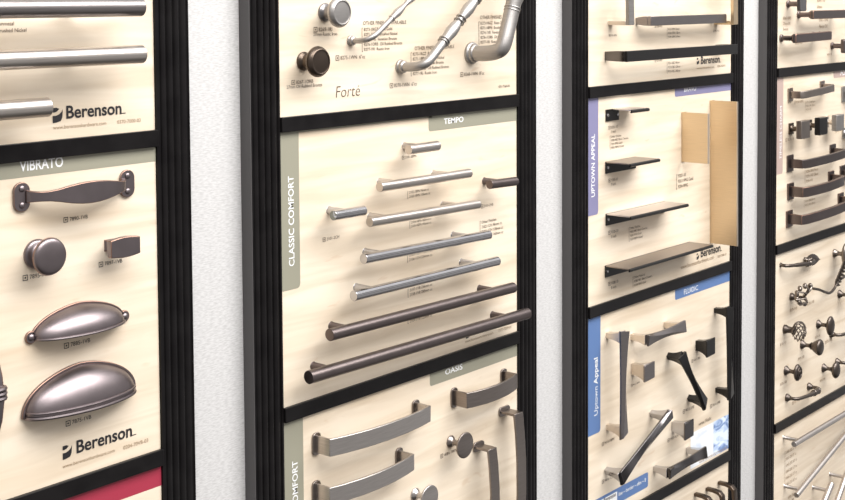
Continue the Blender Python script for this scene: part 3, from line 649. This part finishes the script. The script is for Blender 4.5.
# ---------------- third frame, UPTOWN APPEAL board: edge pulls
G = 'edge pulls on the UPTOWN APPEAL board'
def edge_pull(label, A, B, D, H, mat, up=False, tabrange=(0, 1), platemat='black_metal', screws=True, side=1, roll=True):
    """bent sheet pull: back plate on the board, a flat tab out to depth D with a turned front lip. A-B = line where tab meets the board"""
    t = Thing('edge_pull', along(A, B, .5), label, 'edge pull', G)
    u = Vector((B[0] - A[0], B[1] - A[1])).normalized(); v = Vector((u.y, -u.x)) * side     # v = side to which the plate turns
    L = dist(A, B)
    def q(s, m, d): p = Vector(A) + u * s + v * (m / 1000.); return Vector((p.x, -d / 1000., p.y))
    def sheet(s0, s1, sec): bm = nb(); return loft(bm, [[q(s, m, d) for m, d in sec] for s in (s0, s1)])
    t.part('back_plate', sheet(0, L if tabrange == (0, 1) else L * .52, [(0, .2), (H, .2), (H, 2.0), (0, 2.0)]), platemat, bevel=.3)
    a, b_ = tabrange[0] * L, tabrange[1] * L
    t.part('tab', sheet(a, b_, [(0, 2.0), (0, D), (1.8, D), (1.8, 2.0)]), mat, bevel=.4)
    lip = [(0, D - .2), (.6, D + 1.6), (2.6, D + 2.4), (4.6, D + 1.6), (5.2, D - .2), (4.0, D - 1.2), (1.8, D - .2)] if roll else [(0, D), (0, D + 1.4), (3.2, D + 1.4), (3.2, D)]
    t.part('lip', sheet(a, b_, lip), 'black_metal' if roll else 'nickel_soft', sharp=70)
    if screws:
        for s in ((.004, L * .52 - .004) if tabrange != (0, 1) else (.005, L - .005)):
            bm = nb(); c = q(s, H * .5, 0); lathe(bm, (c.x, c.z), [(2.5, 2.0), (2.4, 2.8), (1.2, 3.4), (.1, 3.5)], 16); t.part('screw', bm, 'chrome')
    return t
edge_pull('smallest black edge pull at the top with two screws showing', (0.6629, -0.0360), (0.7314, -0.0363), 33, 17.5, 'tab_nickel', tabrange=(.26, 1.0))
edge_pull('second dark edge pull down, a short flat shelf', (0.6622, -0.1136), (0.7479, -0.1139), 42, 17.8, 'tab_dark')
edge_pull('third edge pull down, a longer pale nickel shelf', (0.6635, -0.1915), (0.8369, -0.1935), 42, 17.8, 'tab_nickel')
edge_pull('longest lowest edge pull, a dark brownish shelf above the logo', (0.6615, -0.2690), (0.9189, -0.2700), 42, 18, 'tab_dark')
edge_pull('short square champagne gold edge pull standing upright', (0.8918, -0.1360), (0.8910, -0.0555), 47, 14, 'gold', platemat='gold', screws=False, roll=False)
edge_pull('tall champagne gold edge pull standing upright at the right', (0.9905, -0.2827), (0.9870, -0.0423), 49, 14, 'gold', platemat='gold', screws=False, roll=False)

# ---------------- third frame, FLUIDIC board: twisted pulls and square knobs
G = 'twisted pulls and square knobs on the FLUIDIC board'
def post_flared(t, c, u, d, b0, b1, mat, skew=0.):
    """square post, narrow at the board, flaring to b1 (mm along u, mm across) at depth d"""
    wv = Vector((-u.y, u.x)); rings = []
    for k in range(8):
        q = k / 7; e = q ** 2.2; a = b0[0] + (b1[0] - b0[0]) * e; w_ = b0[1] + (b1[1] - b0[1]) * e; o = Vector(c) + u * (skew * e / 1000.)
        rings.append([Vector((p.x, -d * q / 1000., p.y)) for p in (o + u * a / 2000 + wv * w_ / 2000, o - u * a / 2000 + wv * w_ / 2000, o - u * a / 2000 - wv * w_ / 2000, o + u * a / 2000 - wv * w_ / 2000)])
    bm = nb(); loft(bm, rings); return t.part('post', bm, mat, bevel=.5, sharp=60)
def twist_pull(label, A, B, d, wide, mid, mat, postmat, over=9., crest=1):
    t = Thing('twisted_pull', along(A, B, .5), label, 'cabinet pull', G)
    u = Vector((B[0] - A[0], B[1] - A[1])).normalized(); wv = Vector((-u.y, u.x)); L = dist(A, B) * 1000; rings = []
    N = 16
    for i in range(N + 1):
        q = i / N; s = -over + (L + 2 * over) * q; e = abs(2 * q - 1) ** 1.7; w_ = mid + (wide - mid) * e
        cr = crest * (1 - 2 * q) * w_ * .42; dd = d + 1.2 * e; cut = (wide * .28) * e * (1 if q > .5 else -1) * crest
        def pnt(m, dep, sh=0.): p = Vector(A) + u * ((s + sh) / 1000.) + wv * (m / 1000.); return Vector((p.x, -dep / 1000., p.y))
        k = cut * .5
        rings.append([pnt(-w_ / 2, dd - 5.5, -k), pnt(-w_ / 2, dd - 2.5, -k), pnt(cr, dd + 1.3, 0), pnt(w_ / 2, dd - 2.5, k), pnt(w_ / 2, dd - 5.5, k)])
    bm = nb(); loft(bm, rings); t.part('bar', bm, mat, bevel=.4, sharp=25)
    for c, sg in ((A, -1), (B, 1)): post_flared(t, c, u, d - 4.8, (8.5, 9), (17, wide * .8), postmat, sg * 1.)
    return t
def square_knob(label, c, d, w_, h_, mat, postmat):
    t = Thing('square_knob_pull', c, label, 'cabinet knob', G); u = Vector((1, 0))
    post_flared(t, c, u, d - 3, (11, 17), (w_ * .92, h_ * .92), postmat)
    bm = nb(); rings = []
    for dd, k in ((d - 3, .96), (d, 1.0)):
        rings.append([pt((c[0] + x * w_ * k / 1000, c[1] + z * h_ * k / 1000), dd + (x * 1.5)) for x, z in ((-.5, -.5), (.5, -.42), (.5, .5), (-.5, .42))])
    loft(bm, rings); t.part('knob_head', bm, mat, bevel=.5)
    return t
twist_pull('upright dark nickel twisted pull beside the blue side band', (0.6704, -0.5151), (0.6695, -0.3750), 31, 21, 13, 'gunmetal', 'nickel_soft')
twist_pull('level dark nickel twisted pull at the top of the FLUIDIC board', (0.7403, -0.3919), (0.8415, -0.3923), 33, 19, 12, 'gunmetal', 'nickel_soft', over=7)
square_knob('square dark nickel knob right of the upright twisted pull', (0.7429, -0.4421), 30, 28, 28, 'gunmetal', 'nickel_soft')
square_knob('square black knob near the black upright pull', (0.9478, -0.4474), 26, 26, 30, 'black_metal', 'black_metal')
twist_pull('slanted black twisted pull leaning from upper left to lower right', (0.9201, -0.5303), (0.8515, -0.4456), 30, 21, 12, 'black_metal', 'black_metal')
twist_pull('upright black twisted pull against the right stile', (1.0171, -0.5387), (1.0104, -0.4001), 29, 21, 13, 'black_metal', 'black_metal', over=8)
twist_pull('slanted polished chrome twisted pull leaning from lower left to upper right', (0.6661, -0.5813), (0.7985, -0.5263), 33, 20, 15, 'black_chrome', 'chrome', crest=-1)
square_knob('square polished chrome knob left of the blue prints', (0.8686, -0.5643), 30, 26, 30, 'black_chrome', 'chrome')
twist_pull('level polished chrome twisted pull above the lower rail', (0.8097, -0.6179), (0.9155, -0.6160), 32, 19, 14, 'black_chrome', 'chrome', over=7)

# ---------------- third frame, bottom board: three bronze arched pulls, copies of one
G = 'arched bronze pulls at the bottom of the third frame'
HG = .128
c0 = (0.9435, -0.6986)
def hook():
    A, B = (c0[0], c0[1] - HG), c0
    return strap_pull('leftmost of the three arched bronze pulls at the bottom', A, B, [(0, 0, 9), (0, 14, 10), (.012, 24, 11), (.05, 29, 11.5), (.2, 31, 12), (.5, 32, 12.5), (.8, 31, 12), (.95, 29, 11.5), (.988, 24, 11), (1, 14, 10), (1, 0, 9)], 5.6, 'bronze_brown', G, bevel=1.2)
first = hook().o
for c, lab in (((0.9841, -0.7011), 'middle one of the three arched bronze pulls at the bottom'), ((1.0272, -0.7028), 'rightmost of the three arched bronze pulls, touching the right stile')):
    o = first.copy(); COL.objects.link(o); o.location = first.location + Vector((c[0] - c0[0], 0, c[1] - c0[1])); o['label'] = lab
    for ch in list(first.children):
        k = ch.copy(); COL.objects.link(k); k.parent = o

# ---------------- fourth frame, top board: collared pulls
G = 'collared bronze pulls and knobs on the top right board'
def collar_post(t, c, d, mat, mat2):
    bm = nb(); lathe(bm, c, [(6.8, 0), (7, 2.5), (6.2, 3.4), (4.6, 4), (4.6, d - 8), (6.4, d - 7.4), (6.8, d - 5), (6.4, d - 3)], 24); t.part('post', bm, mat)
def slab_pull(label, A, B, d, wid, over, mat):
    t = Thing('cabinet_pull', along(A, B, .5), label, 'cabinet pull', G)
    L = dist(A, B) * 1000
    for f in (over / L, 1 - over / L): collar_post(t, along(A, B, f), d, 'bronze', 'copper')
    bm = nb(); c = along(A, B, .5); plate(bm, c, L, wid, d - 3.5, d + 4, 3.2, ang=math.atan2(B[1] - A[1], B[0] - A[0])); t.part('bar', bm, mat, bevel=1.2, mats=['copper'])
    return t
slab_pull('dark square-edged bronze pull running off the right edge, upper of two', (1.3215, 0.0961), ((1.3215, 0.0961)[0] + .165, (1.3215, 0.0961)[1]), 30, 16, 9, 'bronze')
slab_pull('dark square-edged bronze pull above the rail, lower of two', (1.2472, 0.0543), (1.4060, 0.0562), 30, 16.5, 10, 'bronze')
def box_knob(label, c, d, w_, mat):
    t = Thing('knob_pull', c, label, 'cabinet knob', G); collar_post(t, c, d, 'bronze', 'copper')
    bm = nb(); plate(bm, c, w_, w_, d - 3.5, d + 4, 4); t.part('knob_head', bm, mat, bevel=1.2); return t
box_knob('square pewter-faced knob cut by the top edge', (1.2848, 0.1163), 27, 27, 'pewter_dark')
box_knob('square dark bronze knob above the rail near the right edge', (1.4852, 0.0336), 27, 27, 'bronze')

# ---------------- fourth frame, TIMELESS CHARM board
G = 'angular pulls and square knobs on the TIMELESS CHARM board'
def angular(label, A, B, d, wid, thick_, mat, edge, bow=4, foot=(25, 31, 3, 1.2)):
    prof = [(0, 2, wid * 1.05), (0, d - 5, wid), (.06, d, wid), (.25, d + bow * .6, wid), (.5, d + bow, wid), (.75, d + bow * .6, wid), (.94, d, wid), (1, d - 5, wid), (1, 2, wid * 1.05)]
    return strap_pull(label, A, B, prof, thick_, mat, G, foot=foot, bevel=.7, mats=[edge] if edge else None)
angular('copper brown angular pull at the top of the TIMELESS CHARM board', (1.2968, -0.0508), (1.4398, -0.0448), 26, 13, 6, 'tab_dark', None, 2, (18, 25, 3, 1.2))
angular('black angular pull above the two copper-edged ones', (1.2986, -0.1782), (1.4926, -0.1752), 30, 16, 6, 'bronze', None)
angular('bronze angular pull with copper edges, upper of the two', (1.3014, -0.2307), (1.4862, -0.2274), 30, 18, 6, 'bronze', 'copper', 6)
angular('bronze angular pull with copper edges, lowest on its board', (1.2973, -0.2814), (1.5345, -0.2762), 30, 18, 6, 'bronze', 'copper', 6)
angular('pale nickel angular pull cut by the right edge beside the copper brown one', (1.5464, -0.0638), (1.6195, -0.0595), 24, 13, 6, 'pewter', None, 2)
angular('dark pull foot at the right edge, between the black and bronze pulls', (1.5429, -0.2218), (1.6191, -0.2203), 24, 12, 6, 'bronze', None, 2)
def tile_knob(label, c, d, w_, h_, mat, stem):
    t = Thing('knob_pull', c, label, 'cabinet knob', G)
    bm = nb(); plate(bm, c, 18, 21, 0, 3, 1); t.part('foot_plate', bm, stem, bevel=.6)
    bm = nb(); lathe(bm, c, smoothprof([(7, 3), (5, 6), (4.6, 11), (7, d - 9)]), 20); t.part('stem', bm, stem)
    bm = nb(); rings = [[pt((c[0] + x * w_ * k / 1000, c[1] + z * h_ * k / 1000), dd + b_ * (1 - (2 * x) ** 2)) for x, z in [(-.5 + q / 6, -.5) for q in range(7)] + [(.5 - q / 6, .5) for q in range(7)]] for dd, k, b_ in ((d - 9, .92, 0), (d - 7.5, 1, 0), (d, 1, 0), (d + 2, .97, 2.))]
    loft(bm, rings); t.part('knob_head', bm, mat, bevel=.5); return t
tile_knob('copper brown square knob, first of the row of three', (1.3015, -0.1141), 28, 38, 33, 'tab_dark', 'bronze_brown')
tile_knob('black square knob between the brown and nickel ones', (1.3818, -0.1139), 28, 37, 33, 'black_metal', 'bronze_brown')
tile_knob('pale nickel square knob, third of the row', (1.4604, -0.1133), 28, 36, 31, 'pewter', 'nickel_soft')
tile_knob('square knob foot at the right edge beside the pale nickel knob', (1.5486, -0.1422), 28, 30, 30, 'pewter', 'pewter')

# ---------------- fourth frame, ornate board
G = 'ornate knobs and pulls on the right board'
def blob(bm, c, r, sx=1., sy=1., sz=1., ax=None, n=12):
    rings = []
    ax = (ax or Vector((0, -1, 0))).normalized(); ref = Vector((0, 0, 1)) if abs(ax.z) < .9 else Vector((1, 0, 0)); u = (ref - ax * ref.dot(ax)).normalized(); v = ax.cross(u)
    for k in range(9):
        a = math.pi * k / 8; q = max(math.sin(a), .02)
        rings.append([c - ax * (r * sz * math.cos(a) / 1000.) + (u * math.cos(2 * math.pi * i / n) * sx + v * math.sin(2 * math.pi * i / n) * sy) * (r * q / 1000.) for i in range(n)])
    return loft(bm, rings)
def leaf(bm, c, u, length, width, tilt=.2):
    """pointed leaf: u = direction in the board plane"""
    wv = Vector((-u.y, u.x)); top = []; g = []
    for i in range(9):
        q = i / 8; w_ = width * math.sin(math.pi * min(1, q * .92 + .06)) ** .8
        row = []
        for m in (-1, -.5, 0, .5, 1):
            p = Vector((c.x, c.z)) + u * (length * q / 1000.) + wv * (m * w_ / 2000.)
            row.append(Vector((p.x, c.y - (2.5 * (1 - abs(m)) + tilt * length * (q - .3) * .6) / 1000., p.y)))
        g.append(row + [r + Vector((0, .0018, 0)) for r in row[::-1]])
    return loft(bm, g)
# leaf pull
A, B = (1.2640, -0.3631), (1.3641, -0.3666)
t = Thing('ornate_pull', along(A, B, .5), 'slender ornate pull ending in a folded leaf, under the rail', 'cabinet pull', G)
bm = nb(); lathe(bm, A, [(4.5, 0), (4.3, 2), (3, 4)], 18); t.part('foot', bm, 'antique')
a2, b2 = (1.2640, -0.3631), (1.3669, -0.3685)
bm = nb(); tube(bm, catmull([pt(a2, 1), pt(a2, 12), pt(along(a2, b2, .22), 21), pt(along(a2, b2, .55), 26), pt(along(a2, b2, .85), 24), pt(b2, 14), pt(b2, 1)], 6), [3.2] * 12 + [3.8] * 12 + [4.6] * 13, 14); t.part('stem', bm, 'antique')
bm = nb(); k = (1.3323, -0.3621)
for q in range(3): blob(bm, pt((k[0] + (-5 + 5 * q) / 1000., k[1] + (-5 - 2 * abs(q - 1)) / 1000.), 24 + 2 * (q == 1)), 4.6, 1, .8, 1.2, Vector((.4, -1, .6)))
for q in range(6): a = math.pi * (.9 + q / 5 * 1.2); tube(bm, catmull([pt(k, 20), pt((k[0] + .008 * math.cos(a), k[1] + .008 * math.sin(a)), 27), pt((k[0] + .013 * math.cos(a), k[1] + .012 * math.sin(a)), 22)], 5), 1.4, 8)
t.part('fruit_cluster', bm, 'antique_nickel')
bm = nb(); leaf(bm, pt((1.3496, -0.3661), 14), Vector((1, -.10)).normalized(), 50, 22, .1); t.part('leaf', bm, 'antique')
# cluster pull
A, B = (1.3107, -0.4301), (1.4993, -0.4301)
t = Thing('ornate_pull', along(A, B, .5), 'ornate bronze pull with a knotted bead cluster and a wavy stem', 'cabinet pull', G)
bm = nb(); lathe(bm, A, smoothprof([(7.5, 0), (7, 3), (4.6, 9), (4.2, 20)]), 20); t.part('foot', bm, 'antique')
k = (1.3185, -0.4248)
bm = nb()
for q in range(7):
    a = math.radians(60 + 34 * q); blob(bm, pt((k[0] + .022 * math.cos(a), k[1] + .017 * math.sin(a)), 25 + 8 * math.cos(a)), 6.0 - .3 * q, 1, .8, 1.3, Vector((math.cos(a + 1.2), -.5, math.sin(a + 1.2))))
for q in range(5):
    a = math.radians(70 + 40 * q); tube(bm, catmull([pt((k[0] - .006, k[1] - .004), 22), pt((k[0] + .018 * math.cos(a), k[1] + .013 * math.sin(a)), 33), pt((k[0] + .034 * math.cos(a), k[1] + .021 * math.sin(a)), 27 + 6 * math.cos(a))], 6), [2.4] * 7 + [1.6] * 6, 8)
t.part('bead_cluster', bm, 'antique_nickel')
bm = nb(); pp = [pt((1.3495, -0.4181), 26), pt((1.3746, -0.4242), 27), pt((1.4001, -0.4331), 28), pt((1.4213, -0.4387), 28), pt((1.4449, -0.4351), 27), pt((1.4662, -0.4244), 26), pt((1.5051, -0.4200), 24), pt((1.5599, -0.4131), 22)]
tube(bm, catmull(pp, 6), 2.6, 12); t.part('stem', bm, 'antique')
bm = nb()
for q in range(7):
    p = (1.4567, -0.4263); c = (p[0] + .0065 * q, p[1] + .0055 * q)
    leaf(bm, pt(c, 27), Vector((-.45, .9)).normalized(), 12, 7, .5); leaf(bm, pt(c, 27), Vector((.9, -.45)).normalized(), 11, 7, .5)
t.part('leaf_spray', bm, 'antique_nickel')
e = (1.6303, -0.4187); bm = nb(); lathe(bm, e, smoothprof([(7.5, 0), (7, 3), (4.6, 9), (4.2, 20)]), 20); t.part('foot', bm, 'antique')
# knobs
ws = [(8.6, 0), (8.8, 1.5), (6.8, 4), (4.0, 8), (3.6, 13), (5, 17), (7, 19)]
def egg(r, d0, dep): return [(r * .3, d0), (r * .75, d0 + dep * .15), (r, d0 + dep * .42), (r * .92, d0 + dep * .7), (r * .55, d0 + dep * .93), (0, d0 + dep)]
knob('large fluted oval knob at the right edge under the rail', (1.5077, -0.3775), [(8.2, 0), (8.4, 2), (6.6, 5), (4.6, 9), (4.6, 15), (7, 20)], egg(19, 18, 15), 'antique_nickel', G, sx=.9, sz=1.25)
knob('small dark knob stem at the right edge above the oval knobs', (1.5347, -0.4643), ws, egg(13, 20, 10), 'antique', G)
knob('smooth dark oval knob right of the wire cage knob', (1.4334, -0.5055), ws, egg(14.5, 19, 13), 'antique', G, sx=.95, sz=1.3)
knob('teardrop dark knob below the wire cage knob', (1.3606, -0.5308), ws, [(3.6, 15), (6, 20), (10.6, 27), (14, 33), (14.4, 36.5), (11.5, 39.5), (5, 41), (0, 41.2)], 'antique', G, sx=.95, sz=1.05)
knob('dark oval knob with a raised spiral, above the small arched pull', (1.2902, -0.5655), [(9, 0), (9.2, 1.5), (7, 4), (4.2, 8), (3.8, 13), (5, 17), (7, 19)], egg(13.6, 18, 11), 'antique', G, sx=.9, sz=1.15, ring=[(9, 28, 1.3), (4.6, 29.4, 1.2)])
knob('dark round knob just above the rail near the right edge', (1.4612, -0.5979), ws, egg(14, 19, 14), 'antique', G, sx=.95, sz=1.15)
# wire cage knob
c = (1.2834, -0.4860); t = Thing('knob_pull', c, 'dark knob with a twisted wire cage head, upper left of the ornate knobs', 'cabinet knob', G)
bm = nb(); lathe(bm, c, [(8.5, 0), (8.2, 4), (6.6, 6), (5.6, 14), (7, 16)], 22); t.part('stem', bm, 'antique')
bm = nb(); lathe(bm, c, smoothprof([(6, 16), (8.5, 17), (9, 19.5), (4, 21.5), (0, 22)]), 30); hd = t.part('knob_head', bm, 'antique', sharp=60)
for w_ in range(9):
    pts_ = []
    for i in range(15):
        q = i / 14; a = 2 * math.pi * w_ / 9 + q * 2.6; pol = .22 + q * 2.25; r = 15.5 * math.sin(pol)
        pts_.append(Vector((c[0] + r * math.cos(a) / 1000., -(29 + 11.5 * math.cos(pol)) / 1000., c[1] + 1.18 * r * math.sin(a) / 1000.)))
    bm = nb(); tube(bm, pts_, 1.2, 8); sub(t, hd, 'wire', bm, 'antique_nickel')
# small arched pulls
def small_arch(label, A, B):
    t = Thing('ornate_pull', along(A, B, .5), label, 'cabinet pull', G)
    for q in (A, B): bm = nb(); lathe(bm, q, smoothprof([(7.4, 0), (7.4, 2), (5.6, 5), (4.2, 8)]), 20); t.part('foot', bm, 'antique')
    raw = [pt(A, 4), pt(A, 14), pt(along(A, B, .08), 21), pt(along(A, B, .3), 25), pt(along(A, B, .6), 27), pt(along(A, B, .88), 25), pt(along(A, B, 1), 17), pt(B, 4)]
    path = catmull(raw, 6); rr = []
    for i in range(len(path)): q = i / (len(path) - 1); rr.append(3.2 + 2.6 * math.exp(-((q - .66) / .13) ** 2))
    bm = nb(); tube(bm, path, rr, 14); t.part('stem', bm, 'antique')
    bm = nb(); m = pt(along(A, B, .72), 26.6); u = Vector((B[0] - A[0], 0, B[1] - A[1])).normalized(); v = Vector((-u.z, 0, u.x))
    for s in (-9, 9): tube(bm, [m + u * s / 1000. + (v * math.cos(a) + Vector((0, 1, 0)) * math.sin(a)) * .0052 for a in [2 * math.pi * k / 20 for k in range(21)]], 1.2, 8)
    t.part('ring', bm, 'antique_nickel'); return t
small_arch('small arched dark pull with a swollen end, above the lower rail', (1.2955, -0.6178), (1.3926, -0.6192))
small_arch('small ball-ended dark pull right of the smooth oval knob', (1.4953, -0.5374), (1.6338, -0.5357))
small_arch('small dark pull behind the round knob above the lower rail', (1.5254, -0.5993), (1.6306, -0.6018))

# ---------------- fourth frame, bottom board: steel bars
G = 'slanted steel bar pulls on the lower right board'
bar_pull('long steel bar pull rising to the right edge, uppermost on its board', (1.2579, -0.6904), (1.6107, -0.6910), 32, 10.4, 'steel', over=26, post=7, group=G)
bar_pull('steeply slanted steel bar pull below the uppermost one', (1.2703, -0.7894), (1.6376, -0.6999), 32, 10.4, 'steel', over=20, post=7, group=G)
bar_pull('short steep steel bar pull at the bottom, its blunt top end showing', (1.3246, -0.8948), (1.4363, -0.8097), 32, 11.4, 'steel', over=17, post=7, group=G)
bar_pull('steep steel bar pull in the very bottom right corner', (1.3982, -0.9106), (1.5263, -0.7968), 32, 11, 'steel', over=30, post=7, group=G)
